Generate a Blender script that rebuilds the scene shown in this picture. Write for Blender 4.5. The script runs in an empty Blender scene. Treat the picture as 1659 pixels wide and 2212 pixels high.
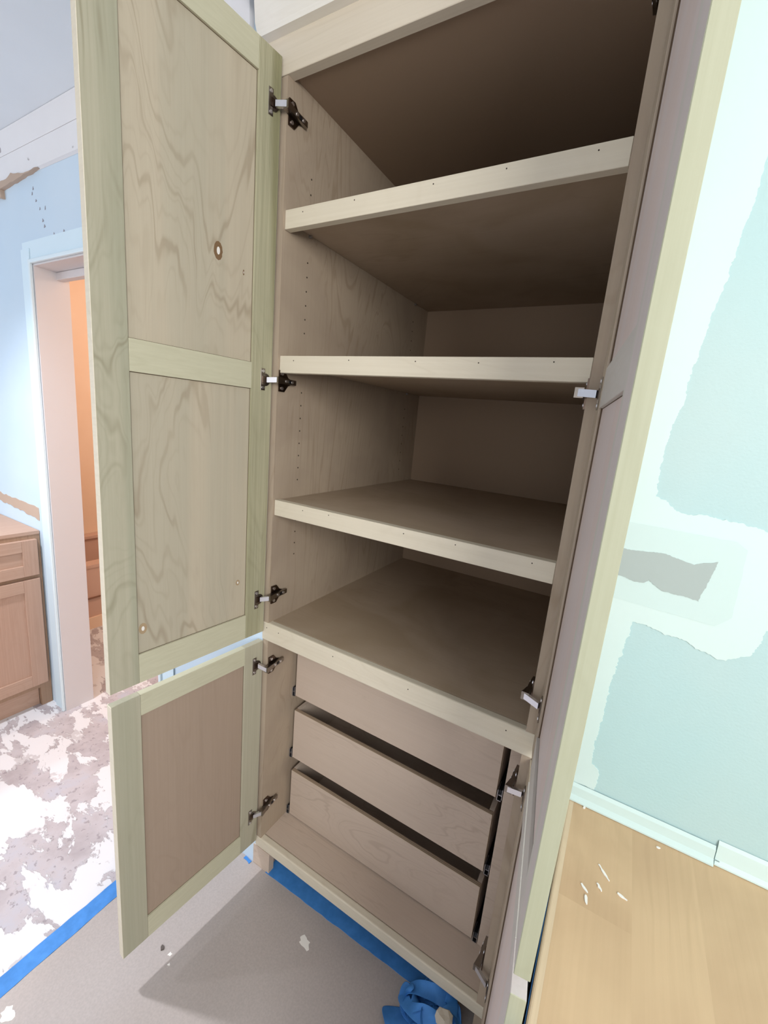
import bpy, bmesh, math, random
from mathutils import Vector, Matrix
random.seed(7)
SC = bpy.context.scene
COL = SC.collection

# ------------------------------------------------------------------ camera
def look(yaw, pitch, roll):
    f = Vector((-math.sin(yaw)*math.cos(pitch), math.cos(yaw)*math.cos(pitch), math.sin(pitch)))
    r = f.cross(Vector((0, 0, 1))).normalized(); u = r.cross(f)
    c, s = math.cos(roll), math.sin(roll)
    r2 = c*r + s*u; u2 = -s*r + c*u
    return Matrix((r2, u2, -f)).transposed()
cd = bpy.data.cameras.new('camera'); cam = bpy.data.objects.new('camera', cd); COL.objects.link(cam)
cam.location = (0.822, -0.8221, 1.4507)
cam.rotation_euler = look(0.5106, -0.2080, 0.0915).to_euler()
cd.sensor_fit = 'HORIZONTAL'; cd.sensor_width = 36.0; cd.lens = 36.0*916.0/1659.0
cd.clip_start = 0.02
SC.camera = cam
# ------------------------------------------------------------------ world, exposure
SC.view_settings.view_transform = 'Standard'; SC.view_settings.look = 'None'
SC.view_settings.exposure = 0.0; SC.view_settings.gamma = 1.0
SC.view_settings.use_curve_mapping = False
W = bpy.data.worlds.new('world'); SC.world = W; W.use_nodes = True
W.node_tree.nodes['Background'].inputs[0].default_value = (0.75, 0.87, 1.0, 1)
W.node_tree.nodes['Background'].inputs[1].default_value = 1.0
# ------------------------------------------------------------------ lights
def area(name, loc, aim, sx, sy, power, color):
    l = bpy.data.lights.new(name, 'AREA'); l.shape = 'RECTANGLE'; l.size = sx; l.size_y = sy
    l.energy = power; l.color = color
    o = bpy.data.objects.new(name, l); COL.objects.link(o); o.location = loc
    o.rotation_euler = (Vector(aim)-Vector(loc)).to_track_quat('-Z', 'Y').to_euler(); return o
def lamp(name, loc, power, color, radius=0.06):
    l = bpy.data.lights.new(name, 'POINT'); l.energy = power; l.color = color; l.shadow_soft_size = radius
    o = bpy.data.objects.new(name, l); COL.objects.link(o); o.location = loc; return o
def downlight(name, loc, power, color, cone=115, radius=0.05):
    l = bpy.data.lights.new(name, 'SPOT'); l.energy = power; l.color = color; l.shadow_soft_size = radius
    l.spot_size = math.radians(cone); l.spot_blend = 0.8
    o = bpy.data.objects.new(name, l); COL.objects.link(o); o.location = loc; return o
area('unseen_area_light', (1.95, -1.75, 1.85), (0.5, 0, 1.0), 0.8, 0.9, 39, (1.0, 0.97, 0.92))  # unseen key area light at the right front; no window stands there
area('unseen_area_light', (0.9, -3.2, 1.3), (0.6, 0, 0.9), 1.4, 1.1, 12, (1.0, 0.96, 0.94))  # unseen fill light added behind the camera; the rear wall is solid
area('unseen_area_light', (-3.0, -1.6, 1.5), (-1.0, 0, 1.0), 1.6, 1.5, 21, (0.80, 0.90, 1.0))  # unseen cool fill light added to lift the left wall and ceiling
downlight('ceiling_lamp_light', (-1.02, -0.76, 2.34), 125, (0.96, 0.96, 1.0))
downlight('ceiling_lamp_light', (-2.1, -2.1, 2.34), 150, (0.93, 0.95, 1.0), 125)
lamp('bathroom_lamp_light', (-1.1, 1.1, 2.1), 36, (1.0, 0.84, 0.72), 0.08)

# ------------------------------------------------------------------ materials
def nt(name, rough=0.6, spec=0.3):
    m = bpy.data.materials.new(name); m.use_nodes = True
    t = m.node_tree; b = t.nodes['Principled BSDF']
    b.inputs['Roughness'].default_value = rough
    b.inputs['Specular IOR Level'].default_value = spec
    return m, t, b
def N(t, k, **kw):
    n = t.nodes.new(k)
    for a, v in kw.items(): setattr(n, a, v)
    return n
def plain(name, c, rough=0.6, metal=0.0, spec=0.4):
    m, t, b = nt(name, rough, spec); b.inputs['Base Color'].default_value = (*c, 1); b.inputs['Metallic'].default_value = metal
    return m
def ramp(t, stops, interp='LINEAR'):
    r = N(t, 'ShaderNodeValToRGB'); r.color_ramp.interpolation = interp
    el = r.color_ramp.elements
    while len(el) < len(stops): el.new(0.5)
    for e, (p, c) in zip(el, stops):
        e.position = p; e.color = (*c, 1) if len(c) == 3 else c
    return r
def mixc(t, fac, a, b, mode='MIX'):
    n = N(t, 'ShaderNodeMix', data_type='RGBA', blend_type=mode)
    for i, v in ((0, fac), (6, a), (7, b)):
        if hasattr(v, 'links'): t.links.new(v, n.inputs[i])
        elif isinstance(v, (int, float)): n.inputs[i].default_value = v
        else: n.inputs[i].default_value = (*v, 1)
    return n.outputs[2]
def mth(t, op, a, b=0.0, clamp=False):
    n = N(t, 'ShaderNodeMath', operation=op, use_clamp=clamp)
    for i, v in ((0, a), (1, b)):
        if hasattr(v, 'links'): t.links.new(v, n.inputs[i])
        else: n.inputs[i].default_value = v
    return n.outputs[0]
def noise(t, vec, scale, detail=3, rough=0.5, dist=0.0):
    n = N(t, 'ShaderNodeTexNoise'); n.inputs['Scale'].default_value = scale; n.inputs['Detail'].default_value = detail
    n.inputs['Roughness'].default_value = rough; n.inputs['Distortion'].default_value = dist
    t.links.new(vec, n.inputs['Vector']); return n.outputs['Fac']
AX = {'x': (1, 8, 8), 'y': (8, 1, 8), 'z': (8, 8, 1)}
def wood(name, axis, base, dark, tint=None, fig=0.35, fibre=0.25, figscale=1.6, tintscale=1.2, blotch=None, seed=0.0, spec=0.25, rough=0.6):
    """sawn or peeled timber, grain along one axis; tint = second wood tone in broad zones"""
    m, t, b = nt(name, rough, spec)
    tc = N(t, 'ShaderNodeTexCoord'); oi = N(t, 'ShaderNodeObjectInfo')
    off = N(t, 'ShaderNodeVectorMath', operation='SCALE'); cmb = N(t, 'ShaderNodeCombineXYZ')
    for k in range(3): t.links.new(oi.outputs['Random'], cmb.inputs[k])
    t.links.new(cmb.outputs[0], off.inputs[0]); off.inputs['Scale'].default_value = 17.0+seed
    add = N(t, 'ShaderNodeVectorMath', operation='ADD'); t.links.new(tc.outputs['Object'], add.inputs[0]); t.links.new(off.outputs[0], add.inputs[1])
    def sc(v):
        n = N(t, 'ShaderNodeVectorMath', operation='MULTIPLY'); t.links.new(add.outputs[0], n.inputs[0]); n.inputs[1].default_value = v; return n.outputs[0]
    a = AX[axis]
    g = sc(tuple(0.5 if k == 1 else 2.3 for k in a))          # figure: about 4:1
    f = noise(t, g, figscale, 4.0, 0.42, 0.9)
    band = mth(t, 'SINE', mth(t, 'MULTIPLY', f, 110.0))
    line = mth(t, 'POWER', mth(t, 'MULTIPLY_ADD', band, 0.5), 22.0)
    band2 = mth(t, 'SINE', mth(t, 'MULTIPLY', f, 290.0))
    line = mth(t, 'ADD', line, mth(t, 'MULTIPLY', mth(t, 'POWER', mth(t, 'MULTIPLY_ADD', band2, 0.5), 7.0), 0.38), True)
    # MULTIPLY_ADD third input
    for n in t.nodes:
        if n.type == 'MATH' and n.operation == 'MULTIPLY_ADD': n.inputs[2].default_value = 0.5
    mask = noise(t, sc((1, 1, 1)), 2.6, 2.0)
    maskr = ramp(t, [(0.42, (0, 0, 0)), (0.62, (1, 1, 1))]); t.links.new(mask, maskr.inputs[0])
    line = mth(t, 'MULTIPLY', line, maskr.outputs[0])
    fib = noise(t, sc(tuple(1.5 if k == 1 else 90.0 for k in a)), 2.0, 4.0, 0.6)
    fr = ramp(t, [(0.35, (0, 0, 0)), (0.7, (1, 1, 1))]); t.links.new(fib, fr.inputs[0])
    col = base
    if tint:
        z = noise(t, sc(tuple(0.35 if k == 1 else 9.0 for k in a)), tintscale, 2.0, 0.4, 0.6)
        zr = ramp(t, [(0.44, (0, 0, 0)), (0.60, (1, 1, 1))]); t.links.new(z, zr.inputs[0])
        col = mixc(t, zr.outputs[0], base, tint)
    if blotch:
        z = noise(t, sc((1.3, 1.3, 1.3)), 3.0, 3.0, 0.5, 0.8)
        zr = ramp(t, [(0.40, (0, 0, 0)), (0.68, (1, 1, 1))]); t.links.new(z, zr.inputs[0])
        col = mixc(t, zr.outputs[0], col, blotch)
    col = mixc(t, mth(t, 'MULTIPLY', fr.outputs[0], fibre), col, dark)
    col = mixc(t, mth(t, 'MULTIPLY', line, fig), col, dark)
    t.links.new(col, b.inputs['Base Color'])
    bp = N(t, 'ShaderNodeBump'); bp.inputs['Strength'].default_value = 0.08; bp.inputs['Distance'].default_value = 0.001
    t.links.new(fib, bp.inputs['Height']); t.links.new(bp.outputs[0], b.inputs['Normal'])
    return m
PLY = (0.50, 0.42, 0.325); PLYD = (0.30, 0.225, 0.15)
M = {}
M['ply_z'] = wood('maple_plywood_upright', 'z', PLY, PLYD, blotch=(0.44, 0.365, 0.285), fig=0.35, fibre=0.12)
M['ply_x'] = wood('maple_plywood_across', 'x', PLY, PLYD, blotch=(0.44, 0.365, 0.285), fig=0.30, fibre=0.12)
M['ply_in'] = wood('maple_plywood_inside', 'z', (0.46, 0.375, 0.285), PLYD, blotch=(0.40, 0.32, 0.245), fig=0.45, fibre=0.12)
M['ply_shade'] = wood('maple_plywood_shaded', 'z', (0.33, 0.24, 0.17), PLYD, fig=0.1, fibre=0.15)  # plywood darkened so the colour carries the shade at back and top
M['ply_shelf'] = wood('maple_plywood_shelf', 'x', (0.47, 0.375, 0.28), PLYD, blotch=(0.40, 0.31, 0.215), fig=0.25, fibre=0.1)
M['drawer'] = wood('maple_plywood_drawer', 'x', (0.59, 0.485, 0.40), (0.37, 0.28, 0.21), fig=0.35, fibre=0.10, figscale=2.4)
M['panel'] = wood('maple_veneer_door_panel', 'z', (0.54, 0.48, 0.37), (0.26, 0.19, 0.12), tint=(0.49, 0.45, 0.35), fig=0.42, fibre=0.10, figscale=1.5)
M['panel_shade'] = wood('maple_veneer_shaded_panel', 'z', (0.40, 0.31, 0.24), (0.26, 0.19, 0.14), fig=0.10, fibre=0.14)  # same veneer as the upper panel, with the lower door's shade in its colour
M['panel_pink'] = wood('maple_veneer_pink_panel', 'z', (0.68, 0.58, 0.545), (0.50, 0.41, 0.37), tint=(0.68, 0.60, 0.58), fig=0.10, fibre=0.10)
G = (0.475, 0.452, 0.345); GD = (0.22, 0.20, 0.12)
M['poplar_z'] = wood('poplar_upright', 'z', G, GD, tint=(0.41, 0.405, 0.305), fig=0.45, fibre=0.16, figscale=1.3)
M['poplar_s'] = wood('poplar_streaked', 'z', (0.47, 0.45, 0.31), (0.17, 0.16, 0.09), tint=(0.30, 0.29, 0.17), fig=0.28, fibre=0.35, tintscale=2.2)
M['poplar_h'] = wood('poplar_along_door', 'y', (0.58, 0.565, 0.42), (0.40, 0.38, 0.25), fig=0.18, fibre=0.22)
M['poplar_pink'] = wood('poplar_lilac', 'z', (0.66, 0.60, 0.58), (0.46, 0.44, 0.40), tint=(0.60, 0.60, 0.53), fig=0.12, fibre=0.15, tintscale=1.4)
M['poplar_pinkh'] = wood('poplar_lilac_rail', 'y', (0.60, 0.57, 0.53), (0.45, 0.42, 0.38), fig=0.10, fibre=0.15)
M['poplar_edge'] = wood('poplar_pale_edge', 'z', (0.43, 0.435, 0.32), (0.30, 0.30, 0.20), tint=(0.39, 0.40, 0.29), fig=0.15, fibre=0.30)
M['lip'] = wood('poplar_shelf_lip', 'x', (0.71, 0.65, 0.525), (0.52, 0.45, 0.33), fig=0.16, fibre=0.18)
M['crown'] = wood('primed_crown', 'x', (0.80, 0.77, 0.71), (0.62, 0.56, 0.48), fig=0.06, fibre=0.12)
M['raw'] = wood('birch_top_rail', 'x', (0.68, 0.61, 0.50), (0.46, 0.38, 0.28), fig=0.12, fibre=0.15)
M['van'] = wood('oak_vanity_upright', 'z', (0.50, 0.33, 0.25), (0.33, 0.19, 0.13), fig=0.18, fibre=0.28)
M['van_y'] = wood('oak_vanity_across', 'y', (0.50, 0.34, 0.26), (0.33, 0.20, 0.14), fig=0.18, fibre=0.28)
M['van_dk'] = wood('oak_vanity_frame', 'z', (0.38, 0.25, 0.17), (0.24, 0.14, 0.09), fig=0.15, fibre=0.3)
M['counter'] = wood('birch_counter', 'y', (0.64, 0.46, 0.28), (0.36, 0.24, 0.14), tint=(0.59, 0.42, 0.255), blotch=(0.56, 0.39, 0.235), fig=0.14, fibre=0.10, tintscale=0.5, figscale=1.0)
M['counter_edge'] = wood('counter_edge_band', 'y', (0.68, 0.54, 0.37), (0.5, 0.38, 0.24), fig=0.1, fibre=0.25)
M['nickel'] = plain('nickel', (0.30, 0.27, 0.24), 0.28, 1.0)
M['nickel_b'] = plain('bright_nickel', (0.80, 0.80, 0.84), 0.35, 1.0)
M['nickel_d'] = plain('dark_bronze_nickel', (0.13, 0.095, 0.075), 0.3, 1.0)
M['black'] = plain('black_plastic', (0.01, 0.01, 0.012), 0.4)
M['hole'] = plain('dark_hole', (0.05, 0.035, 0.025), 0.9)
M['knot'] = plain('knot_brown', (0.20, 0.12, 0.06), 0.7)
M['knot_l'] = plain('knot_pale', (0.42, 0.31, 0.19), 0.7)
M['steel'] = plain('zinc_steel', (0.55, 0.56, 0.60), 0.3, 1.0)
M['white_trim'] = plain('white_trim_paint', (0.72, 0.84, 0.90), 0.4)
M['jamb'] = plain('jamb_primer', (0.68, 0.65, 0.66), 0.55)
M['spill'] = plain('white_filler', (0.86, 0.84, 0.80), 0.7)
M['chip'] = plain('dark_debris', (0.12, 0.10, 0.09), 0.8)
M['groove'] = plain('shadowed_joint_line', (0.12, 0.08, 0.05), 0.9)

def painted(name, c, c2, bump=0.15, scale=260.0, spots=None, rough=0.6):
    m, t, b = nt(name, rough, 0.3)
    tc = N(t, 'ShaderNodeTexCoord'); v = tc.outputs['Object']
    z = noise(t, v, 1.7, 4.0, 0.55); zr = ramp(t, [(0.35, (0, 0, 0)), (0.65, (1, 1, 1))]); t.links.new(z, zr.inputs[0])
    col = mixc(t, zr.outputs[0], c, c2)
    if spots:
        s = noise(t, v, spots[0], 3.0, 0.6); sr = ramp(t, [(spots[1], (0, 0, 0)), (spots[1]+0.02, (1, 1, 1))]); t.links.new(s, sr.inputs[0])
        col = mixc(t, sr.outputs[0], col, spots[2])
    t.links.new(col, b.inputs['Base Color'])
    n = noise(t, v, scale, 2.0); bp = N(t, 'ShaderNodeBump'); bp.inputs['Strength'].default_value = bump; bp.inputs['Distance'].default_value = 0.001
    t.links.new(n, bp.inputs['Height']); t.links.new(bp.outputs[0], b.inputs['Normal'])
    return m
M['mint'] = painted('mint_wall_paint', (0.41, 0.60, 0.62), (0.46, 0.60, 0.60), 0.35, 240)
M['compound'] = painted('joint_compound', (0.57, 0.73, 0.72), (0.61, 0.74, 0.725), 0.10, 60)
M['compound2'] = painted('joint_compound_thin', (0.53, 0.69, 0.68), (0.57, 0.70, 0.685), 0.10, 60)
M['bareboard'] = painted('bare_grey_board', (0.355, 0.43, 0.42), (0.385, 0.45, 0.44), 0.1, 80)
M['wall'] = painted('blue_white_wall_paint', (0.56, 0.70, 0.83), (0.62, 0.74, 0.85), 0.1, 60, (9.0, 0.735, (0.45, 0.47, 0.52)))
M['plain_wall'] = painted('soft_white_paint', (0.70, 0.73, 0.76), (0.66, 0.69, 0.72), 0.1, 60)
M['cove'] = painted('old_cove_plaster', (0.84, 0.83, 0.84), (0.76, 0.75, 0.77), 0.2, 40, (14.0, 0.72, (0.40, 0.38, 0.38)))
M['ceil'] = painted('ceiling_paint', (0.80, 0.86, 0.92), (0.76, 0.82, 0.88), 0.1, 60)
M['torn'] = plain('torn_drywall_paper', (0.50, 0.38, 0.30), 0.9)
M['patch'] = plain('pale_blue_casing_trace', (0.68, 0.83, 0.92), 0.6)
M['orange'] = painted('peach_wall_paint', (0.80, 0.58, 0.42), (0.82, 0.63, 0.48), 0.1, 60)
M['tub'] = painted('dusty_tub_panel', (0.62, 0.42, 0.34), (0.56, 0.38, 0.30), 0.1, 30)

def floor_mat():
    m, t, b = nt('scraped_subfloor', 0.75, 0.2)
    tc = N(t, 'ShaderNodeTexCoord'); v = tc.outputs['Object']
    st = N(t, 'ShaderNodeVectorMath', operation='MULTIPLY'); t.links.new(v, st.inputs[0]); st.inputs[1].default_value = (1.3, 2.6, 1)
    a = noise(t, st.outputs[0], 2.6, 11.0, 0.66, 0.3)
    ar = ramp(t, [(0.495, (0, 0, 0)), (0.508, (1, 1, 1))]); t.links.new(a, ar.inputs[0])
    c0 = noise(t, v, 6.0, 5.0, 0.6); cr = ramp(t, [(0.35, (0.40, 0.36, 0.38)), (0.55, (0.50, 0.465, 0.49)), (0.72, (0.46, 0.48, 0.56))]); t.links.new(c0, cr.inputs[0])
    sp = noise(t, v, 46.0, 3.0, 0.65); sr = ramp(t, [(0.590, (0, 0, 0)), (0.625, (1, 1, 1))]); t.links.new(sp, sr.inputs[0])
    g = mixc(t, mth(t, 'MULTIPLY', sr.outputs[0], 0.65), cr.outputs[0], (0.27, 0.24, 0.26))
    w0 = noise(t, v, 11.0, 4.0, 0.6); wr = ramp(t, [(0.60, (0.70, 0.70, 0.73)), (0.63, (0.55, 0.53, 0.55))]); t.links.new(w0, wr.inputs[0])
    col = mixc(t, ar.outputs[0], g, wr.outputs[0])
    t.links.new(col, b.inputs['Base Color'])
    bp = N(t, 'ShaderNodeBump'); bp.inputs['Strength'].default_value = 0.5; bp.inputs['Distance'].default_value = 0.004
    t.links.new(ar.outputs[0], bp.inputs['Height']); t.links.new(bp.outputs[0], b.inputs['Normal'])
    return m
M['floor'] = floor_mat()
def paper_mat():
    m, t, b = nt('floor_protection_paper', 0.55, 0.3)
    tc = N(t, 'ShaderNodeTexCoord'); v = tc.outputs['Object']
    a = noise(t, v, 2.0, 3.0, 0.5); ar = ramp(t, [(0.3, (0.43, 0.385, 0.365)), (0.7, (0.50, 0.45, 0.43))]); t.links.new(a, ar.inputs[0])
    f = noise(t, v, 190.0, 2.0); fr = ramp(t, [(0.3, (0.9, 0.9, 0.9)), (0.7, (1, 1, 1))]); t.links.new(f, fr.inputs[0])
    t.links.new(mixc(t, 1.0, ar.outputs[0], fr.outputs[0], 'MULTIPLY'), b.inputs['Base Color'])
    bp = N(t, 'ShaderNodeBump'); bp.inputs['Strength'].default_value = 0.12; bp.inputs['Distance'].default_value = 0.01
    t.links.new(a, bp.inputs['Height']); t.links.new(bp.outputs[0], b.inputs['Normal'])
    return m
M['paper'] = paper_mat()
def tape_mat():
    m, t, b = nt('blue_painters_tape', 0.55, 0.35)
    tc = N(t, 'ShaderNodeTexCoord'); v = tc.outputs['Object']
    a = noise(t, v, 30.0, 4.0, 0.6); ar = ramp(t, [(0.3, (0.045, 0.21, 0.56)), (0.7, (0.07, 0.28, 0.72))]); t.links.new(a, ar.inputs[0])
    t.links.new(ar.outputs[0], b.inputs['Base Color'])
    bp = N(t, 'ShaderNodeBump'); bp.inputs['Strength'].default_value = 0.3; bp.inputs['Distance'].default_value = 0.002
    t.links.new(a, bp.inputs['Height']); t.links.new(bp.outputs[0], b.inputs['Normal'])
    return m
M['tape'] = tape_mat()
def ply_edge_mat():
    m, t, b = nt('plywood_edge_layers', 0.7, 0.2)
    tc = N(t, 'ShaderNodeTexCoord'); sp = N(t, 'ShaderNodeSeparateXYZ'); t.links.new(tc.outputs['Object'], sp.inputs[0])
    s = mth(t, 'SINE', mth(t, 'MULTIPLY', sp.outputs[1], 2*math.pi/0.004))
    r = ramp(t, [(0.3, (0.52, 0.42, 0.31)), (0.7, (0.30, 0.20, 0.13))]); t.links.new(mth(t, 'MULTIPLY_ADD', s, 0.5), r.inputs[0])
    for n in t.nodes:
        if n.type == 'MATH' and n.operation == 'MULTIPLY_ADD': n.inputs[2].default_value = 0.5
    t.links.new(r.outputs[0], b.inputs['Base Color']); return m
M['ply_edge'] = ply_edge_mat()

# ------------------------------------------------------------------ builders
def tag(o, label=None, cat=None, group=None, kind=None):
    if label: o['label'] = label
    if cat: o['category'] = cat
    if group: o['group'] = group
    if kind: o['kind'] = kind
    return o
def empty(name, loc=(0, 0, 0), parent=None):
    o = bpy.data.objects.new(name, None); COL.objects.link(o); o.empty_display_size = 0.05
    o.location = loc; o['_w'] = loc
    if parent: o.parent = parent; o.location = Vector(loc)-Vector(parent['_w'])
    return o
def link(name, bm, mats, parent=None, smooth=False, org=None):
    """bm holds WORLD coordinates; the object's origin goes to org (default: the parent's origin, or the mesh's own base)"""
    bmesh.ops.recalc_face_normals(bm, faces=bm.faces)
    if org is None:
        if parent is not None: org = Vector(parent['_w'])
        else:
            xs = [v.co for v in bm.verts]
            org = Vector((sum(c.x for c in xs)/len(xs), sum(c.y for c in xs)/len(xs), min(c.z for c in xs)))
    org = Vector(org)
    bmesh.ops.translate(bm, verts=bm.verts, vec=-org)
    me = bpy.data.meshes.new(name); bm.to_mesh(me); bm.free()
    for m in (mats if isinstance(mats, (list, tuple)) else [mats]): me.materials.append(m)
    if smooth:
        for p in me.polygons: p.use_smooth = True
    o = bpy.data.objects.new(name, me); COL.objects.link(o); o['_w'] = tuple(org)
    if parent is not None:
        o.parent = parent; o.location = org-Vector(parent['_w'])
    else: o.location = org
    return o
ID = lambda p: Vector(p)
def add_box(bm, lo, hi, f=ID, bevel=0.0, mat=0, seg=1):
    b2 = bmesh.new()
    bmesh.ops.create_cube(b2, size=1.0)
    for v in b2.verts:
        v.co = Vector([(lo[i]+hi[i])/2+v.co[i]*(hi[i]-lo[i]) for i in range(3)])
    if bevel > 0:
        bmesh.ops.bevel(b2, geom=list(b2.edges), offset=bevel, segments=seg, affect='EDGES', profile=0.5)
    merge(bm, b2, f, mat)
def merge(bm, b2, f=ID, mat=0):
    vm = {}
    for v in b2.verts: vm[v] = bm.verts.new(f(tuple(v.co)))
    for fc in b2.faces:
        try:
            q = bm.faces.new([vm[v] for v in fc.verts]); q.material_index = mat; q.smooth = fc.smooth
        except ValueError: pass
    b2.free()
def box(name, lo, hi, mat, parent=None, f=ID, bevel=0.0, seg=1, org=None):
    bm = bmesh.new(); add_box(bm, lo, hi, f, bevel, 0, seg); return link(name, bm, mat, parent, org=org)
def add_cyl(bm, c, axis, r, h, f=ID, n=16, mat=0, r2=None):
    b2 = bmesh.new(); bmesh.ops.create_cone(b2, cap_ends=True, segments=n, radius1=r, radius2=r if r2 is None else r2, depth=h)
    q = Vector(axis).to_track_quat('Z', 'Y')
    for v in b2.verts: v.co = q @ v.co + Vector(c)
    merge(bm, b2, f, mat)
def prism(bm, pts, d0, d1, axis=1, f=ID, mat=0):
    """polygon pts in the plane across AXIS, extruded from d0 to d1"""
    def P(p, d):
        q = list(p); q.insert(axis, d); return f(tuple(q))
    a = [bm.verts.new(P(p, d0)) for p in pts]; b = [bm.verts.new(P(p, d1)) for p in pts]
    n = len(pts)
    fs = [bm.faces.new(a), bm.faces.new(list(reversed(b)))]
    for i in range(n): fs.append(bm.faces.new([a[i], b[i], b[(i+1) % n], a[(i+1) % n]]))
    for q in fs: q.material_index = mat
def ragged(pts, amp, step, seed=0, fine=False):
    r = random.Random(seed); out = []; w = 0.0
    for i, p in enumerate(pts):
        q = pts[(i+1) % len(pts)]; L = math.hypot(q[0]-p[0], q[1]-p[1]); n = max(1, int(L/step))
        nx, ny = -(q[1]-p[1])/max(L, 1e-6), (q[0]-p[0])/max(L, 1e-6)
        for k in range(n):
            t = k/n
            if fine: w = 0.86*w+r.uniform(-amp, amp)*0.6; a = w*math.sin(math.pi*t)**0.4+(r.uniform(-amp, amp)*0.35 if k else 0)
            else: a = r.uniform(-amp, amp) if k else 0
            out.append((p[0]+(q[0]-p[0])*t+nx*a, p[1]+(q[1]-p[1])*t+ny*a))
    return out

# ------------------------------------------------------------------ room shell
CEIL = 2.365; XL, XR, YR = -3.2, 2.3, -3.4
DX0, DX1, DZ = -1.235, -0.50, 1.905           # doorway in the wall at y = 0
def struct(o): o['kind'] = 'structure'; return o
bm = bmesh.new(); add_box(bm, (XL, YR, -0.10), (XR, 2.6, 0.0)); struct(link('floor', bm, M['floor'], org=(0, 0, 0)))
bm = bmesh.new(); add_box(bm, (XL, YR, CEIL), (XR, 0.0, CEIL+0.1)); struct(link('ceiling', bm, M['ceil'], org=(0, 0, CEIL)))
# the wall at y=0, white part with the doorway
bm = bmesh.new()
add_box(bm, (XL, 0, 0), (DX0-0.012, 0.115, CEIL)); add_box(bm, (DX1+0.012, 0, 0), (-0.001, 0.115, CEIL)); add_box(bm, (DX0-0.012, 0, DZ+0.012), (DX1+0.012, 0.115, CEIL))
wl = struct(link('wall_left', bm, M['wall'], org=(0, 0, 0)))
XW = 0.7585
box('soffit', (-0.001, 0.0, 2.266), (XW, 0.115, CEIL), M['plain_wall'], wl)
bm = bmesh.new(); add_box(bm, (XW+0.001, 0, 0), (XR, 0.115, CEIL)); wr = struct(link('wall_right', bm, M['mint'], org=(0, 0, 0)))
bm = bmesh.new(); add_box(bm, (XR, YR, 0), (XR+0.1, 0.115, CEIL)); struct(link('wall_far_right', bm, M['plain_wall'], org=(XR, 0, 0)))
bm = bmesh.new(); add_box(bm, (XL-0.1, YR, 0), (XL, 2.6, CEIL)); struct(link('wall_far_left', bm, M['plain_wall'], org=(XL, 0, 0)))
bm = bmesh.new(); add_box(bm, (XL-0.1, YR-0.1, 0), (XR+0.1, YR, CEIL)); struct(link('wall_rear', bm, M['plain_wall'], org=(0, YR, 0)))
# bathroom seen through the doorway
bm = bmesh.new(); add_box(bm, (-2.75, 0.115, 0), (-2.65, 2.5, 2.6)); struct(link('wall_bathroom_left', bm, M['orange'], org=(-2.7, 0, 0)))
bm = bmesh.new(); add_box(bm, (-2.65, 2.4, 0), (-0.4, 2.5, 2.6)); struct(link('wall_bathroom_back', bm, M['orange'], org=(-2, 2.4, 0)))
bm = bmesh.new(); add_box(bm, (-0.40, 0.115, 0), (-0.30, 2.5, 2.6)); struct(link('wall_bathroom_right', bm, M['orange'], org=(-.4, 0, 0)))
bm = bmesh.new(); add_box(bm, (-2.75, 0.115, 2.6), (-0.30, 2.5, 2.7)); struct(link('ceiling_bathroom', bm, M['orange'], org=(-2, 0, 2.6)))
# cove / old crown board under the ceiling
t1 = struct(empty('trim_1', (-1.0, 0, 2.2)))
bm = bmesh.new()
prism(bm, [(-0.0005, 2.203), (-0.010, 2.207), (-0.012, 2.285), (-0.0005, 2.285)], XL, -0.09, 0); link('lower_board', bm, M['cove'], t1)
bm = bmesh.new()
prism(bm, [(-0.0005, 2.285), (-0.013, 2.286), (-0.017, 2.364), (-0.0005, 2.364)], XL, -0.09, 0); link('upper_board', bm, M['cove'], t1)
# torn drywall paper under the cove and above the vanity
for k, pts in enumerate([[(-1.56, 2.150), (-1.47, 2.165), (-1.425, 2.155), (-1.43, 2.185), (-1.36, 2.19), (-1.25, 2.196), (-1.13, 2.204), (-1.25, 2.206), (-1.33, 2.222), (-1.37, 2.209), (-1.48, 2.206), (-1.56, 2.208)],
                         [(-1.90, 0.925), (-1.62, 0.915), (-1.44, 0.905), (-1.355, 0.895), (-1.355, 0.952), (-1.60, 0.957), (-1.90, 0.965)]]):
    bm = bmesh.new(); prism(bm, ragged(pts, 0.004, 0.02, k), -0.012 if k == 0 else -0.0015, 0.001 if k else -0.0125-0.001*0, 1) if k else prism(bm, ragged(pts, 0.003, 0.02, k), -0.014, 0.0, 1)
    link('torn_paper', bm, M['torn'], wl)
rr = random.Random(3)
for (x, z) in ((-1.21, 2.135), (-1.20, 2.15), (-1.185, 2.11), (-1.12, 2.075), (-1.16, 2.08), (-1.145, 2.04), (-1.135, 2.02), (-1.19, 1.972), (-1.14, 1.976), (-1.07, 1.985), (-1.0, 1.99)):
    bm = bmesh.new(); prism(bm, ragged([(x, z), (x+rr.uniform(.005, .012), z+.002), (x+.004, z+rr.uniform(.008, .014))], 0.001, 0.004, int(x*-1000)), -0.0012, 0.001, 1); link('nail_hole', bm, plain('wall_nick', (0.30, 0.29, 0.33), 0.9) if 'nick' not in M else M['nick'], wl)
    M.setdefault('nick', bpy.data.materials['wall_nick'])
# paler trace of an older, wider casing round the doorway
bm = bmesh.new(); prism(bm, [(-1.325, 0), (-1.315, 1.99), (-0.42, 1.99), (-0.42, 1.93), (-1.255, 1.93), (-1.262, 0)], -0.002, 0.001, 1); link('casing_trace', bm, M['patch'], wl)
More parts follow.
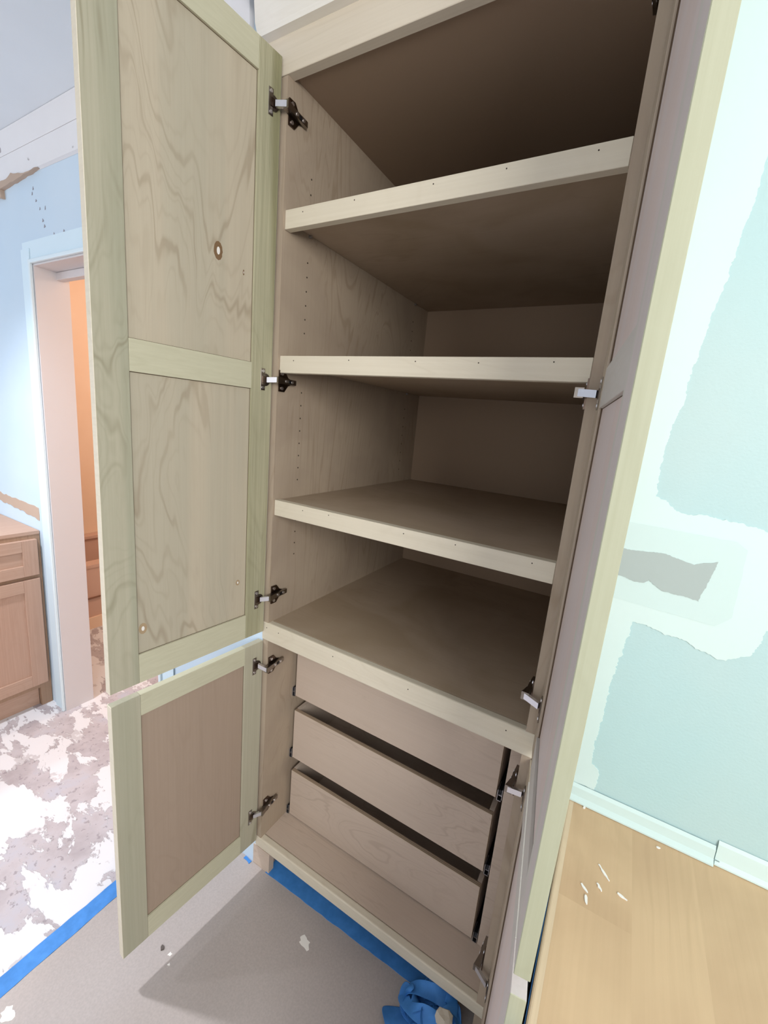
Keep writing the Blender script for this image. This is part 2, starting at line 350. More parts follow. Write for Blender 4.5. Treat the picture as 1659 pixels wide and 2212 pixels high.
# door lining
d1 = struct(empty('door_1', (DX0, 0, 0)))
box('jamb', (DX0-0.0115, -0.001, 0), (DX0, 0.1155, DZ+0.011), M['jamb'], d1)
box('jamb', (DX1, -0.001, 0), (DX1+0.0115, 0.1155, DZ+0.011), M['jamb'], d1)
box('head_jamb', (DX0, -0.001, DZ), (DX1, 0.1155, DZ+0.011), M['jamb'], d1)
box('door_stop', (DX0+0.0005, 0.07, DZ-0.028), (DX1-0.0005, 0.10, DZ-0.0005), M['jamb'], d1, bevel=0.002)
for (a, b) in (((DX0-0.020, -0.013, 0.0), (DX0-0.006, -0.0015, DZ+0.020)), ((DX1+0.006, -0.013, 0.0), (DX1+0.020, -0.0015, DZ+0.020)), ((DX0-0.0055, -0.013, DZ+0.006), (DX1+0.0055, -0.0015, DZ+0.020))):
    box('casing_bead', a, b, M['white_trim'], d1, bevel=0.003, seg=2)
for s, x in ((-1, DX0), (1, DX1)):
    x0, x1 = sorted((x+s*0.0205, x+s*0.085))
    box('casing', (x0, -0.006, 0), (x1, -0.0025, DZ+0.06), M['patch'], d1)

# ------------------------------------------------------------------ mint wall: compound patches
def wallpatch(name, pts, y, mat, amp=0.004, step=0.012, seed=1):
    bm = bmesh.new(); prism(bm, ragged(pts, amp, step, seed, True), -y, 0.001, 1); return link(name, bm, mat, wr)
wallpatch('joint_compound', [(0.762, 0.802), (0.874, 0.802), (0.876, 0.842), (0.862, 0.855), (0.864, 1.03), (0.872, 1.10), (0.876, 1.152), (0.950, 1.143), (1.005, 1.128), (1.038, 1.148), (1.056, 1.235),
                              (1.052, 1.300), (1.022, 1.340), (0.965, 1.352), (0.905, 1.352), (0.868, 1.372), (0.866, 1.45), (0.885, 1.62), (0.905, 1.80), (0.920, 1.99), (0.925, CEIL-0.002), (0.762, CEIL-0.002)], 0.0016, M['compound'], 0.0022, 0.0022, 4)
wallpatch('joint_compound', [(0.765, 1.190), (0.985, 1.180), (1.003, 1.20), (1.000, 1.31), (0.985, 1.320), (0.765, 1.325)], 0.0023, M['compound2'], 0.0006, 0.003, 9)
wallpatch('bare_board', [(0.765, 1.232), (0.845, 1.228), (0.875, 1.224), (0.885, 1.232), (0.905, 1.218), (0.957, 1.214), (0.9685, 1.284), (0.94, 1.272), (0.90, 1.281), (0.845, 1.276), (0.765, 1.272)], 0.0030, M['bareboard'], 0.0013, 0.0025, 12)
# back trim standing on the counter, in two lengths
t2 = struct(empty('trim_2', (1.0, 0, 0.771)))
bm = bmesh.new(); prism(bm, [(-0.003, 0.7715), (-0.016, 0.7715), (-0.016, 0.7745), (-0.009, 0.781), (-0.0075, 0.797), (-0.003, 0.8025)], 0.762, 1.064, 0); link('trim_strip', bm, M['compound2'], t2)
bm = bmesh.new(); prism(bm, [(-0.0015, 0.7715), (-0.010, 0.7715), (-0.010, 0.7745), (-0.006, 0.781), (-0.0045, 0.808), (-0.0015, 0.814)], 1.066, XR-0.001, 0); link('trim_strip', bm, M['compound'], t2)
bm = bmesh.new()
for k in range(9):
    x = 0.80+k*0.031; add_box(bm, (x, -0.0092, 0.7795), (x+0.024, -0.0080, 0.7806))
link('trim_crack', bm, plain('trim_crack', (0.25, 0.34, 0.35), 0.9), t2)

# ------------------------------------------------------------------ countertop on its base
ct = tag(empty('countertop', (1.4, -0.33, 0.73)), 'pale birch countertop with soft rounded edge running along the mint green wall', 'countertop')
CZ0, CZ1, CY0, CY1 = 0.742, 0.7705, -0.62, -0.0015
xs = [0.862, 0.945, 1.035, 1.14, 1.26, 1.40, 1.56, 1.74, 1.93, XR-0.002]
bm = bmesh.new(); add_box(bm, (0.8355, CY0, CZ0), (xs[0]-0.010, CY1, CZ1-0.0001), bevel=0.004, seg=3); link('edge_band', bm, M['counter_edge'], ct)
xs[0] = 0.8465
for i in range(len(xs)-1):
    yj = CY0+[0.41, 0.2, 0.36, 0.15, 0.3, 0.5, 0.2, 0.4, 0.3][i]
    for (ya, yb) in ((CY0, yj), (yj, CY1)):
        bm = bmesh.new(); add_box(bm, (xs[i], ya, CZ0), (xs[i+1], yb, CZ1)); link('board', bm, M['counter'], ct)
bc = tag(empty('base_cabinet', (1.4, -0.3, 0)), 'low base cabinet carrying the pale birch countertop', 'cabinet')
box('side_panel', (0.8375, -0.60, 0.0), (0.868, -0.002, 0.7415), M['ply_z'], bc)
box('side_panel', (XR-0.02, -0.60, 0.0), (XR-0.002, -0.002, 0.7415), M['ply_z'], bc)
box('front_panel', (0.868, -0.60, 0.09), (XR-0.02, -0.582, 0.7415), M['ply_x'], bc)
box('toe_kick', (0.868, -0.545, 0.0), (XR-0.02, -0.53, 0.09), M['ply_x'], bc)
# blue tape on the counter's end
bm = bmesh.new()
n = 18
pa = [(-0.60+0.44*i/n, 0.7600+random.uniform(-.0015, .0015)) for i in range(n+1)]
pb = [(-0.60+0.44*i/n, 0.560+0.02*(i/n)+random.uniform(-.003, .003)) for i in range(n, -1, -1)]
for i in range(n):
    q = [bm.verts.new((0.8348, pa[i][0], pa[i][1])), bm.verts.new((0.8348, pa[i+1][0], pa[i+1][1])), bm.verts.new((0.8368, pb[n-i-1][0], pb[n-i-1][1])), bm.verts.new((0.8368, pb[n-i][0], pb[n-i][1]))]
    bm.faces.new(q)
bmesh.ops.remove_doubles(bm, verts=bm.verts, dist=0.0004)
r_ = bmesh.ops.extrude_face_region(bm, geom=list(bm.faces)); bmesh.ops.translate(bm, verts=[v for v in r_['geom'] if isinstance(v, bmesh.types.BMVert)], vec=(-0.0008, 0, 0))
tag(link('painters_tape', bm, M['tape']), 'blue painters tape hanging on the end of the birch countertop', 'tape', 'strips of blue painters tape')
# plaster crumbs on the counter
for k, (x, y, L, a) in enumerate([(0.905, -0.135, 0.026, -0.9), (0.932, -0.160, 0.014, -0.3), (0.900, -0.165, 0.012, -1.0), (0.880, -0.180, 0.014, -0.8), (0.884, -0.197, 0.014, -1.4), (0.985, -0.030, 0.006, 0.2), (0.865, -0.018, 0.008, 1.3)]):
    bm = bmesh.new(); c, s = math.cos(a), math.sin(a)
    pts = ragged([(-L/2, -0.0012), (0, -0.0022), (L/2, -0.0006), (L/2, 0.001), (0, 0.0018), (-L/2, 0.0012)], 0.0009, 0.003, k)
    prism(bm, [(x+c*u-s*v, y+s*u+c*v) for u, v in pts], CZ1+0.0002, CZ1+0.0016, 2)
    lab = ['largest white plaster crumb on the birch countertop, nearest the wall', 'small plaster crumb on the countertop beside the largest one', 'short slanted plaster crumb on the countertop, in the middle of the group', 'plaster crumb on the countertop nearest the rounded edge', 'thin plaster sliver on the countertop, furthest from the wall', 'tiny plaster crumb on the countertop against the long wall trim', 'tiny plaster crumb in the corner where countertop and wall trim meet'][k]
    tag(link('plaster_crumb', bm, M['spill']), lab, 'crumb', 'plaster crumbs on the countertop')

# ------------------------------------------------------------------ the pantry cabinet
WO = 0.7572; T = 0.0195; D = 0.8185; HT = 2.2655
pc = tag(empty('pantry_cabinet', (WO/2, D/2, 0)), 'tall unfinished maple pantry cabinet with open doors, shelves and three drawers', 'cabinet')
def part(name, lo, hi, mat, parent=pc, **k): return box(name, lo, hi, mat, parent, **k)
part('side_panel', (0, 0.0025, 0.0), (T, D+0.018, HT), M['ply_in'])
part('side_panel', (WO-T, 0.0025, 0.0), (WO, D+0.018, HT), M['ply_in'])
for x0 in (0.0, WO-T): part('front_edging', (x0, 0.0, 0.1135), (x0+T, 0.0024, 2.178), M['ply_in'])
part('back_panel', (T, D, 0.0), (WO-T, D+0.018, HT), M['ply_shade'])
part('top_panel', (T, 0.022, 2.186), (WO-T, D, 2.204), M['ply_shade'])
part('top_rail', (-0.050, -0.0020, 2.179), (WO+0.001, 0.0215, 2.2645), M['raw'], bevel=0.001)
fs = part('fixed_shelf', (T, 0.020, 0.8455), (WO-T, D, 0.8645), M['ply_shelf'])
part('shelf_lip', (-0.004, -0.0015, 0.8080), (WO+0.004, 0.0195, 0.8647), M['lip'], fs, bevel=0.004, seg=3)
part('floor_panel', (T, 0.020, 0.0955), (WO-T, D, 0.1134), M['drawer'])
part('bottom_rail', (-0.004, -0.0015, 0.0760), (WO+0.004, 0.0195, 0.1136), M['lip'], bevel=0.004, seg=3)
part('toe_kick', (0.060, 0.072, 0.0), (WO-T, 0.088, 0.0950), M['ply_x'])
part('base_block', (-0.010, -0.0015, 0.0), (0.060, 0.0195, 0.0755), M['drawer'])
part('filler_panel', (0.7016, 0.1158, 0.1136), (WO-T-0.0003, 0.70, 0.8450), M['drawer'])
# adjustable shelves with a deep front lip
for k, (zb, zt) in enumerate(((1.8737, 1.9146), (1.5486, 1.5894), (1.1795, 1.2216))):
    s = part('shelf', (T+0.001, 0.026, zt-0.0195), (WO-T-0.001, D-0.002, zt-0.0005), M['ply_shelf'])
    part('shelf_lip', (T+0.0006, 0.006, zb), (WO-T-0.001, 0.0255, zt), M['lip'], s, bevel=0.0008)
    bm = bmesh.new(); r = random.Random(k)
    for x in (0.06+0.02*k, 0.22, 0.40, 0.53, 0.69):
        add_cyl(bm, (x+r.uniform(-.02, .02), 0.0059, zt-0.008-r.uniform(0, .004)), (0, 1, 0), 0.0013, 0.0006, n=8)
    link('nail_hole', bm, M['hole'], s, org=s['_w'])['kind'] = 'stuff'
    for (x, y, dx) in ((T, 0.095, 1), (WO-T, 0.095, -1), (T, 0.70, 1), (WO-T, 0.70, -1)):
        bm = bmesh.new(); add_cyl(bm, (x+dx*0.004, y, zt-0.0235), (1, 0, 0), 0.0035, 0.007, n=10); link('shelf_pin', bm, M['steel'], pc)
bm = bmesh.new(); r = random.Random(5)
for x in (0.015, 0.06, 0.25, 0.47, 0.70): add_cyl(bm, (x, -0.0016, 0.855-r.uniform(0, .01)), (0, 1, 0), 0.0014, 0.0006, n=8)
link('nail_hole', bm, M['hole'], fs, org=fs['_w'])['kind'] = 'stuff'
# shelf pin holes
for k, (x, sx) in enumerate(((T, 1), (WO-T, -1))):
    bm = bmesh.new()
    for (z0, z1) in ((1.66, 1.86), (1.27, 1.52), (1.05, 1.16), (1.95, 2.02)):
        z = z0
        while z < z1:
            for y in (0.0925, 0.70): add_cyl(bm, (x+sx*0.0002, y, z), (1, 0, 0), 0.0021, 0.0006, n=8)
            z += 0.034
    link('pin_hole', bm, M['hole'], pc)['kind'] = 'stuff'
# crown moulding
bm = bmesh.new()
prism(bm, [(0.0, 2.252), (-0.022, 2.252), (-0.024, 2.262), (-0.030, 2.275), (-0.034, 2.315), (-0.050, 2.322), (-0.055, 2.345), (-0.060, 2.3645), (0.0, 2.3645)], -0.055, WO+0.0, 0)
# returns to the wall on the free end
link('crown_moulding', bm, M['crown'], pc)
bm = bmesh.new(); add_box(bm, (-0.055, -0.0, 2.252), (-0.002, -0.0, 2.3645)) if False else None
bm.free()

# drawers
for k, (zb, zt) in enumerate(((0.571, 0.745), (0.342, 0.5184), (0.1165, 0.2905))):
    x0, x1, y0, y1 = 0.0338, 0.6854, 0.1158, 0.68
    bm = bmesh.new(); add_box(bm, (x0, y0, zb), (x1-0.0005, y0+0.0125, zt), bevel=0.0008)
    for fc in bm.faces:
        if abs(sum(v.co.x for v in fc.verts)/len(fc.verts)-x1) < 0.003 or abs(sum(v.co.z for v in fc.verts)/len(fc.verts)-zt) < 0.0006: fc.material_index = 1
    d = link('drawer', bm, [M['drawer'], M['ply_edge']], pc)
    part('side_panel', (x0, y0+0.013, zb), (x0+0.012, y1, zt), M['drawer'], d)
    part('side_panel', (x1-0.012, y0+0.013, zb), (x1, y1, zt), M['drawer'], d)
    part('back_panel', (x0+0.0125, y1-0.012, zb), (x1-0.0125, y1, zt), M['drawer'], d)
    part('bottom_panel', (x0+0.0125, y0+0.013, zb+0.008), (x1-0.0125, y1-0.0125, zb+0.017), M['drawer'], d)
    for (xa, xb) in ((T+0.0004, x0-0.0004), (x1+0.0006, 0.7012)):
        sl = part('drawer_slide', (xa, y0+0.006, zb+0.004), (xb, 0.66, zb+0.022), M['black'], pc)
        bm = bmesh.new(); xm = (xa+xb)/2
        add_box(bm, (xa+0.0012, y0-0.001, zb-0.004), (xa+0.0030, y0+0.03, zb+0.026), bevel=0.0004)
        add_box(bm, (xb-0.0030, y0-0.001, zb+0.000), (xb-0.0014, y0+0.03, zb+0.030), bevel=0.0004)
        add_box(bm, (xa+0.003, y0-0.001, zb-0.004), (xb-0.003, y0+0.03, zb-0.0025))
        add_box(bm, (xm-0.003, y0-0.001, zb+0.012), (xb-0.003, y0+0.02, zb+0.0138))
        link('slide_rail', bm, M['steel'], sl, org=sl['_w'])

# doors -------------------------------------------------------------
DW, DT, REC, ST = 0.398, 0.0188, 0.0055, 0.0605
def door_frame(hx, hy, ang, side):
    """(s, n, z): s from the hinge edge to the free edge, n out of the inner face towards the opening; side -1 = hinged left, +1 = right"""
    ca, sa = math.cos(ang), math.sin(ang)
    def f(p):
        s, n, z = p
        return Vector((hx+side*s*sa-side*n*ca, hy-s*ca-n*sa, z))
    return f
def make_door(f, zb, zt, rails, mats, label, knots=(), hj=0.0002):
    """rails: list of (z0, z1) bottom..top incl. top and bottom rails"""
    org = f((DW/2, -DT/2, zb))
    bm = bmesh.new(); add_box(bm, (ST-0.008, -0.0128, zb+0.045), (DW-ST+0.008, -REC-0.0042, zt-0.045), f)
    d = link('door', bm, mats['panel'], pc, org=org); d['label'] = label
    for i in range(len(rails)-1):
        z0, z1 = rails[i][1], rails[i+1][0]
        bm = bmesh.new(); add_box(bm, (ST+0.0012, -REC-0.004, z0+0.0012), (DW-ST-0.0008, -REC, z1-0.0012), f)
        link('panel', bm, mats['panel'], d)
        bm = bmesh.new(); g = 0.0011
        for lo, hi in (((ST, -REC-0.003, z0), (ST+g, -REC+hj, z1)), ((DW-ST-g, -REC-0.003, z0), (DW-ST, -REC+0.0002, z1)), ((ST, -REC-0.003, z0), (DW-ST, -REC+0.0002, z0+g)), ((ST, -REC-0.003, z1-g), (DW-ST, -REC+0.0002, z1))):
            add_box(bm, lo, hi, f)
        link('panel_joint', bm, M['groove'], d)
        bm = bmesh.new(); add_box(bm, (ST, -0.0150, z0), (DW-ST, -0.0130, z1), f); link('panel', bm, mats['panel'], d)
    bm = bmesh.new(); add_box(bm, (0, -DT, zb), (ST, 0, zt), f, bevel=0.0008); link('stile', bm, mats['hs'], d)
    bm = bmesh.new(); add_box(bm, (DW-ST, -DT, zb), (DW, 0, zt), f, bevel=0.0008)
    if 'edge' in mats:
        for fc in bm.faces:
            cs = [v.co for v in fc.verts]; a = f((DW, 0, 0)); b_ = f((DW, -DT, 0))
            if all(abs((c.xy-a.xy).dot((f((1, 0, 0))-f((0, 0, 0))).xy)) < 0.0012 for c in cs): fc.material_index = 1
        link('stile', bm, [mats['fs'], mats['edge']], d)
    else: link('stile', bm, mats['fs'], d)
    for (z0, z1) in rails:
        bm = bmesh.new(); add_box(bm, (ST+0.0002, -DT+0.0002, z0), (DW-ST-0.0002, -0.0002, z1), f, bevel=0.0005); link('rail', bm, mats['r'], d)
    for (s, z, rx, rz, mt) in knots:
        n = -REC if ST < s < DW-ST else 0.0
        bm = bmesh.new(); pts = ragged([(s+rx*math.cos(a), z+rz*math.sin(a)) for a in [i*math.pi/6 for i in range(12)]], 0.0010, 0.004, int(s*999))
        prism(bm, pts, n-0.001, n+0.0004, 1, lambda p: f((p[0], p[1], p[2]))); link('knot', bm, M[mt], d)
        bm = bmesh.new(); pts = [(s+rx*.36*math.cos(a), z+rz*.42*math.sin(a)) for a in [i*math.pi/5 for i in range(10)]]
        prism(bm, pts, n, n+0.0008, 1, lambda p: f((p[0], p[1], p[2]))); link('knot', bm, M['spill'] if mt == 'knot' else M['knot_l'] if mt != 'knot_l' else M['spill'], d)
    return d
HL, HR = (0.0065, -0.0062), (0.7558, -0.0030)
fUL = door_frame(HL[0], HL[1], 0.0963, -1); fLL = door_frame(HL[0], HL[1], 0.0924, -1)
fUR = door_frame(HR[0], HR[1], 0.1424, 1); fLR = door_frame(HR[0], HR[1], 0.1440, 1)
UR_ = [(0.8373, 0.9059), (1.5021, 1.5624), (2.152, 2.2116)]
LR_ = [(0.1042, 0.1686), (0.7552, 0.8079)]
mL = dict(panel=M['panel'], hs=M['poplar_s'], fs=M['poplar_z'], r=M['poplar_h'], edge=M['lip'])
mL2 = dict(panel=M['panel_shade'], hs=M['poplar_z'], fs=M['poplar_z'], r=M['poplar_h'], edge=M['lip'])
mR = dict(panel=M['panel_pink'], hs=M['ply_z'], fs=M['poplar_pink'], r=M['poplar_pinkh'], edge=M['poplar_edge'])
make_door(fUL, 0.8373, 2.2116, UR_, mL, 'tall open upper door hinged on the side of the doorway', [(0.149, 1.775, 0.0105, 0.0185, 'knot'), (0.085, 1.752, 0.002, 0.006, 'knot'), (0.085, 1.006, 0.006, 0.0078, 'knot_l'), (0.325, 0.963, 0.009, 0.013, 'knot_l')])
make_door(fLL, 0.1042, 0.8079, LR_, mL2, 'short open lower door hinged on the side of the doorway')
make_door(fUR, 0.8373, 2.2116, UR_, mR, 'tall open upper door beside the mint green wall', hj=0.0024)
make_door(fLR, 0.1042, 0.8079, LR_, mR, 'short open lower door beside the mint green wall', hj=0.0024)

def make_hinge(zd, zs, fd, side):
    """cup side on the door at height zd, arm on the cabinet side at height zs"""
    def fs_(p):                                        # (distance from side panel, y, z)
        return Vector((T+p[0], p[1], p[2])) if side < 0 else Vector((WO-T-p[0], p[1], p[2]))
    z = zs
    bm = bmesh.new()
    # mounting plate: body and two wings
    prism(bm, [(0.004, z-0.026), (0.023, z-0.026), (0.036, z-0.010), (0.045, z-0.007), (0.045, z+0.007), (0.036, z+0.010), (0.023, z+0.026), (0.004, z+0.026)], 0.0002, 0.0035, 0, fs_)
    h = link('hinge', bm, M['nickel_d'], pc)
    bm = bmesh.new()   # the long arm, an inverted channel that climbs towards the door
    def prof(y0, y1, n0a, n0b, n1a, n1b, hw0, hw1):
        v = [bm.verts.new(fs_(q)) for q in ((n0a, y0, z-hw0), (n0b, y0, z-hw0), (n0b, y0, z+hw0), (n0a, y0, z+hw0), (n1a, y1, z-hw1), (n1b, y1, z-hw1), (n1b, y1, z+hw1), (n1a, y1, z+hw1))]
        for q in ((0, 1, 2, 3), (7, 6, 5, 4), (0, 4, 5, 1), (1, 5, 6, 2), (2, 6, 7, 3), (3, 7, 4, 0)): bm.faces.new([v[i] for i in q])
    prof(0.010, 0.058, 0.0036, 0.0135, 0.0036, 0.0110, 0.0068, 0.0062)
    prof(-0.016, 0.010, 0.0045, 0.0190, 0.0036, 0.0137, 0.0085, 0.0070)
    link('hinge_arm', bm, M['nickel'], h)
    bm = bmesh.new()
    for (y, n) in ((0.020, 0.0135), (0.043, 0.0124)): add_cyl(bm, (n, y, z), (1, 0, 0), 0.0036, 0.0022, fs_, 12)
    link('arm_screw', bm, M['nickel_b'], h)
    bm = bmesh.new(); add_box(bm, (0.0118, 0.028, z-0.0035), (0.0136, 0.036, z+0.0035), fs_); link('slot', bm, M['black'], h)
    for zz in (z-0.018, z+0.018):
        bm = bmesh.new(); add_cyl(bm, (0.0044, 0.0135, zz), (1, 0, 0), 0.0042, 0.0022, fs_, 12); link('plate_screw', bm, M['nickel_b'], h)
    # link between cup and arm
    a = fd((0.017, 0.004, zd)); c = fs_((0.0125, -0.013, z)); dz = Vector((0, 0, 0.0062))
    u = (c-a).normalized(); w = u.cross(Vector((0, 0, 1))).normalized()*0.0038
    bm = bmesh.new(); v = [bm.verts.new(q) for q in (a-dz-w, a-dz+w, a+dz+w, a+dz-w, c-dz-w, c-dz+w, c+dz+w, c+dz-w)]
    for q in ((0, 1, 2, 3), (7, 6, 5, 4), (0, 4, 5, 1), (1, 5, 6, 2), (2, 6, 7, 3), (3, 7, 4, 0)): bm.faces.new([v[i] for i in q])
    lk = link('link_arm', bm, M['nickel_b'], h); lk['label'] = 'bright nickel link arm'
    # cup plate on the door
    bm = bmesh.new()
    add_box(bm, (0.0215, 0.0001, zd-0.026), (0.0345, 0.0016, zd+0.026), fd, bevel=0.0006)
    b2 = bmesh.new(); seg = 20; R_ = 0.0150
    ring = [(0.0215+R_*math.cos(math.pi/2+math.pi*i/seg)*0.98, R_*math.sin(math.pi/2+math.pi*i/seg)) for i in range(seg+1)]
    prism(b2, [(x, y) for x, y in ring], 0.0002, 0.0022, 1)
    for q in b2.verts: q.co.z += zd
    merge(bm, b2, fd)
    link('cup_plate', bm, M['nickel'], h)
    bm = bmesh.new(); add_box(bm, (0.0140, 0.0018, zd-0.0085), (0.0300, 0.0028, zd+0.0085), fd, bevel=0.0008); link('cup_mouth', bm, M['nickel_d'], h)
    for zz in (zd-0.0195, zd+0.0195):
        bm = bmesh.new(); add_cyl(bm, (0.0282, 0.0022, zz), (0, 1, 0), 0.0036, 0.0016, fd, 12); link('cup_screw', bm, M['nickel_b'], h)
    return h
for zc, zz, fd in ((2.112, 2.112, 'U'), (1.527, 1.529, 'U'), (0.942, 0.948, 'U'), (0.738, 0.728, 'L'), (0.215, 0.232, 'L')):
    make_hinge(zc, zz, fUL if fd == 'U' else fLL, -1); make_hinge(zc, zz, fUR if fd == 'U' else fLR, 1)

# ------------------------------------------------------------------ vanity by the doorway
vc = tag(empty('vanity_cabinet', (-1.65, -0.5, 0)), 'low reddish wood vanity cabinet standing against the blue white wall', 'cabinet')
VX, V0, V1 = -1.365, -1.25, -0.0025
part('side_panel', (-1.90, V1-0.018, 0.0), (VX-0.021, V1, 0.835), M['van_dk'], vc)
part('side_panel', (-1.90, V0, 0.0), (VX-0.021, V0+0.018, 0.835), M['van_dk'], vc)
part('back_panel', (-1.915, V0, 0.0), (-1.901, V1, 0.835), M['van_dk'], vc)
part('top', (-1.915, V0, 0.8355), (VX+0.002, V1, 0.850), M['van_y'], vc)
part('face_stile', (VX-0.0205, V1-0.042, 0.0), (VX, V1, 0.835), M['van_dk'], vc)
part('face_stile', (VX-0.0205, V0, 0.0), (VX, V0+0.042, 0.835), M['van_dk'], vc)
for z0, z1 in ((0.095, 0.135), (0.632, 0.668), (0.805, 0.835)): part('face_rail', (VX-0.0205, V0+0.0425, z0), (VX, V1-0.0425, z1), M['van_dk'], vc)
part('toe_kick', (VX-0.035, V0+0.043, 0.0), (VX-0.022, V1-0.043, 0.0945), M['van_y'], vc)
def shaker(name, y0, y1, z0, z1, fw, m_):
    bm = bmesh.new(); add_box(bm, (VX+0.0005, y0+0.01, z0+0.01), (VX+0.012, y1-0.01, z1-0.01)); d = link(name, bm, m_, vc)
    for (a, b, c, e, mm, nm) in ((y0, y0+fw, z0, z1, M['van'], 'stile'), (y1-fw, y1, z0, z1, M['van'], 'stile'), (y0+fw, y1-fw, z0, z0+fw*.92, M['van_y'], 'rail'), (y0+fw, y1-fw, z1-fw*.92, z1, M['van_y'], 'rail')):
        bm = bmesh.new(); add_box(bm, (VX+0.0005, a, c), (VX+0.019, b, e), bevel=0.0012); link(nm, bm, mm, d)
for (y0, y1) in ((-0.62, -0.019), (-1.225, -0.625)):
    shaker('drawer', y0, y1, 0.655, 0.817, 0.055, M['van_y'])
    shaker('door', y0, y1, 0.122, 0.638, 0.060, M['van'])

# ------------------------------------------------------------------ bathtub in the next room
bt = tag(empty('bathtub', (-2.28, 1.1, 0)), 'dusty peach lit bathtub with a boxed front seen through the doorway', 'bathtub')
bm = bmesh.new()
add_box(bm, (-1.965, 0.125, 0.075), (-1.950, 1.9, 0.40)); link('apron', bm, M['tub'], bt)
bm = bmesh.new()
for lo, hi in (((-2.645, 0.12, 0.40), (-2.56, 1.9, 0.42)), ((-2.03, 0.12, 0.40), (-1.945, 1.9, 0.42)), ((-2.56, 0.12, 0.40), (-2.03, 0.22, 0.42)), ((-2.56, 1.8, 0.40), (-2.03, 1.9, 0.42))): add_box(bm, lo, hi)
link('rim', bm, M['tub'], bt)
bm = bmesh.new(); add_box(bm, (-2.56, 0.22, 0.05), (-2.03, 1.8, 0.10)); add_box(bm, (-2.60, 0.2, 0.0), (-2.58, 1.82, 0.40)); link('basin', bm, M['tub'], bt)
bm = bmesh.new(); add_box(bm, (-1.949, 0.125, 0.20), (-1.940, 1.9, 0.207)); link('apron_joint', bm, plain('tub_joint_line', (0.22, 0.11, 0.07), 0.9), bt)
bm = bmesh.new(); add_box(bm, (-1.965, 0.125, 0.0), (-1.935, 1.9, 0.0745)); link('plinth', bm, M['orange'], bt)

# ------------------------------------------------------------------ floor paper, tape, debris
bm = bmesh.new()
pts = [(-0.290, -2.4), (0.836, -2.4), (0.836, 0.071), (0.062, 0.071), (0.062, -0.002), (-0.012, -0.002), (-0.285, -0.002)]
pts = ragged(pts, 0.0008, 0.10, 3)
prism(bm, pts, 0.0, 0.0012, 2)
tag(link('floor_paper', bm, M['paper'], org=(0.2, -1, 0)), 'grey brown protective paper spread over the floor in front of the pantry', 'paper')
def strip(name, a, b, w, z, label, seed, ends=0.006, group='strips of blue painters tape'):
    a, b = Vector(a), Vector(b); d = (b-a).normalized(); nrm = Vector((-d.y, d.x)); L = (b-a).length; n = max(3, int(L/0.02)); r = random.Random(seed)
    top = [a+d*(L*i/n)+nrm*(w/2+r.uniform(-.0012, .0012)) for i in range(n+1)]; bot = [a+d*(L*i/n)-nrm*(w/2+r.uniform(-.0012, .0012)) for i in range(n+1)]
    zz = [z+0.0006*math.sin(i*1.7+seed)+0.0008 for i in range(n+1)]
    bm = bmesh.new(); V = []
    for i in range(n+1):
        V.append([bm.verts.new((p.x, p.y, h)) for p, h in ((top[i], zz[i]+.0004), (bot[i], zz[i]+.0004), (bot[i], z), (top[i], z))])
    for i in range(n):
        for k in range(4): bm.faces.new([V[i][k], V[i][(k+1) % 4], V[i+1][(k+1) % 4], V[i+1][k]])
    bm.faces.new(V[0]); bm.faces.new(list(reversed(V[-1])))
    return tag(link(name, bm, M['tape']), label, 'tape', group)
strip('painters_tape', (0.048, 0.022), (0.600, 0.036), 0.052, 0.0014, 'straight strip of blue painters tape on the floor along the foot of the pantry', 1)
strip('painters_tape', (-0.285, -0.10), (-0.281, -2.3), 0.048, 0.0014, 'long strip of blue painters tape joining paper and scraped floor', 2)
strip('painters_tape', (-0.043, -0.006), (-0.014, -0.009), 0.010, 0.0014, 'tiny torn scrap of blue painters tape by the corner of the pantry', 3)
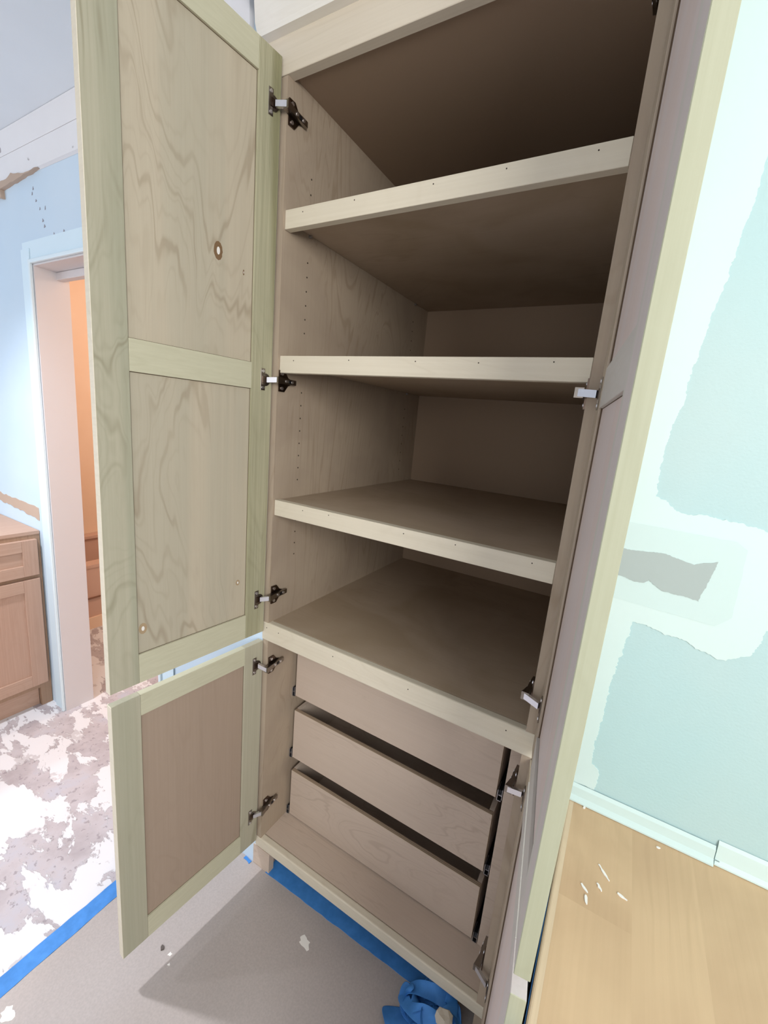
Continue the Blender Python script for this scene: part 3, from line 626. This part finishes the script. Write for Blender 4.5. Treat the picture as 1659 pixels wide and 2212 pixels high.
# crumpled tape
def crumple():
    r = random.Random(11); bm = bmesh.new()
    def ribbon(path, w, tw):
        n = len(path); vs = []
        for i, p in enumerate(path):
            p = Vector(p); t = (Vector(path[min(i+1, n-1)])-Vector(path[max(i-1, 0)])).normalized()
            up = Vector((math.sin(tw*i+.4), math.cos(tw*i*1.3), 0.9)).normalized(); sd = t.cross(up).normalized()*w*(0.5+r.uniform(-.08, .08))
            vs.append((p-sd, p+sd))
        V = [[bm.verts.new(a) for a in (q[0], (q[0]+q[1])/2+Vector((0, 0, r.uniform(-.006, .006))), q[1])] for q in vs]
        for i in range(n-1):
            for k in range(2): bm.faces.new([V[i][k], V[i][k+1], V[i+1][k+1], V[i+1][k]])
    c = Vector((0.640, -0.030, 0.038))
    for j in range(9):
        a0 = r.uniform(0, 6.28); path = []
        for i in range(9):
            a = a0+i*0.55; rad = 0.044+0.016*math.sin(i*1.1+j)
            path.append((c.x+rad*1.25*math.cos(a)+r.uniform(-.006, .006), c.y+rad*math.sin(a)*0.8, max(0.014, c.z+0.022*math.sin(a*0.9+j)+r.uniform(-.005, .005))))
        ribbon(path, 0.040, 0.5+0.2*j)
    ribbon([(0.645, -0.03, 0.03), (0.615, -0.05, 0.022), (0.585, -0.07, 0.016), (0.560, -0.085, 0.012), (0.548, -0.10, 0.012)], 0.060, 0.12)
    for v in bm.verts: v.co.z = max(v.co.z, 0.0022)
    return bm
bm = crumple(); o = link('crumpled_tape', bm, M['tape'])
md = o.modifiers.new('sol', 'SOLIDIFY'); md.thickness = 0.0008
md = o.modifiers.new('sub', 'SUBSURF'); md.levels = 2; md.render_levels = 2
for p in o.data.polygons: p.use_smooth = True
tag(o, 'crumpled wad of blue painters tape on the floor at the foot of the pantry', 'tape')
bm = bmesh.new(); b2 = bmesh.new(); bmesh.ops.create_icosphere(b2, subdivisions=2, radius=0.02); r = random.Random(2)
for v in b2.verts: v.co = Vector((v.co.x*1.1, v.co.y, v.co.z*0.8))*(1+r.uniform(-.2, .2))+Vector((0.678, -0.044, 0.066))
merge(bm, b2); tag(link('paper_scrap', bm, plain('cream_paper', (0.62, 0.56, 0.46), 0.7)), 'cream crumpled paper scrap beside the blue tape wad', 'paper')
# filler splashes and chips on the paper
def splat(name, x, y, r0, n, mat, label, h, seed, cat):
    r = random.Random(seed); pts = []
    for i in range(n):
        a = i*2*math.pi/n; q = r0*(0.55+0.7*r.random()); pts.append((x+q*math.cos(a), y+q*math.sin(a)*0.8))
    bm = bmesh.new(); prism(bm, pts, 0.0013, 0.0013+h, 2); return tag(link(name, bm, mat), label, cat)
splat('filler_splash', 0.278, -0.078, 0.019, 17, M['spill'], 'white filler splash in the middle of the floor paper', 0.0007, 4, 'splash')
splat('filler_splash', -0.212, -0.572, 0.018, 15, M['spill'], 'white filler splash on the floor paper near the long blue tape', 0.0007, 6, 'splash')
splat('filler_fleck', -0.006, -0.297, 0.006, 9, M['spill'], 'small white filler fleck on the paper under the open lower door', 0.0007, 8, 'fleck')
splat('filler_fleck', 0.012, -0.312, 0.004, 9, M['spill'], 'smallest white filler fleck on the paper, beside the larger fleck', 0.0007, 9, 'fleck')
splat('wood_chip', -0.035, -0.300, 0.007, 5, M['chip'], 'dark pointed chip of debris on the floor paper', 0.004, 10, 'chip')
for o in bpy.data.objects:
    if '_w' in o.keys(): del o['_w']
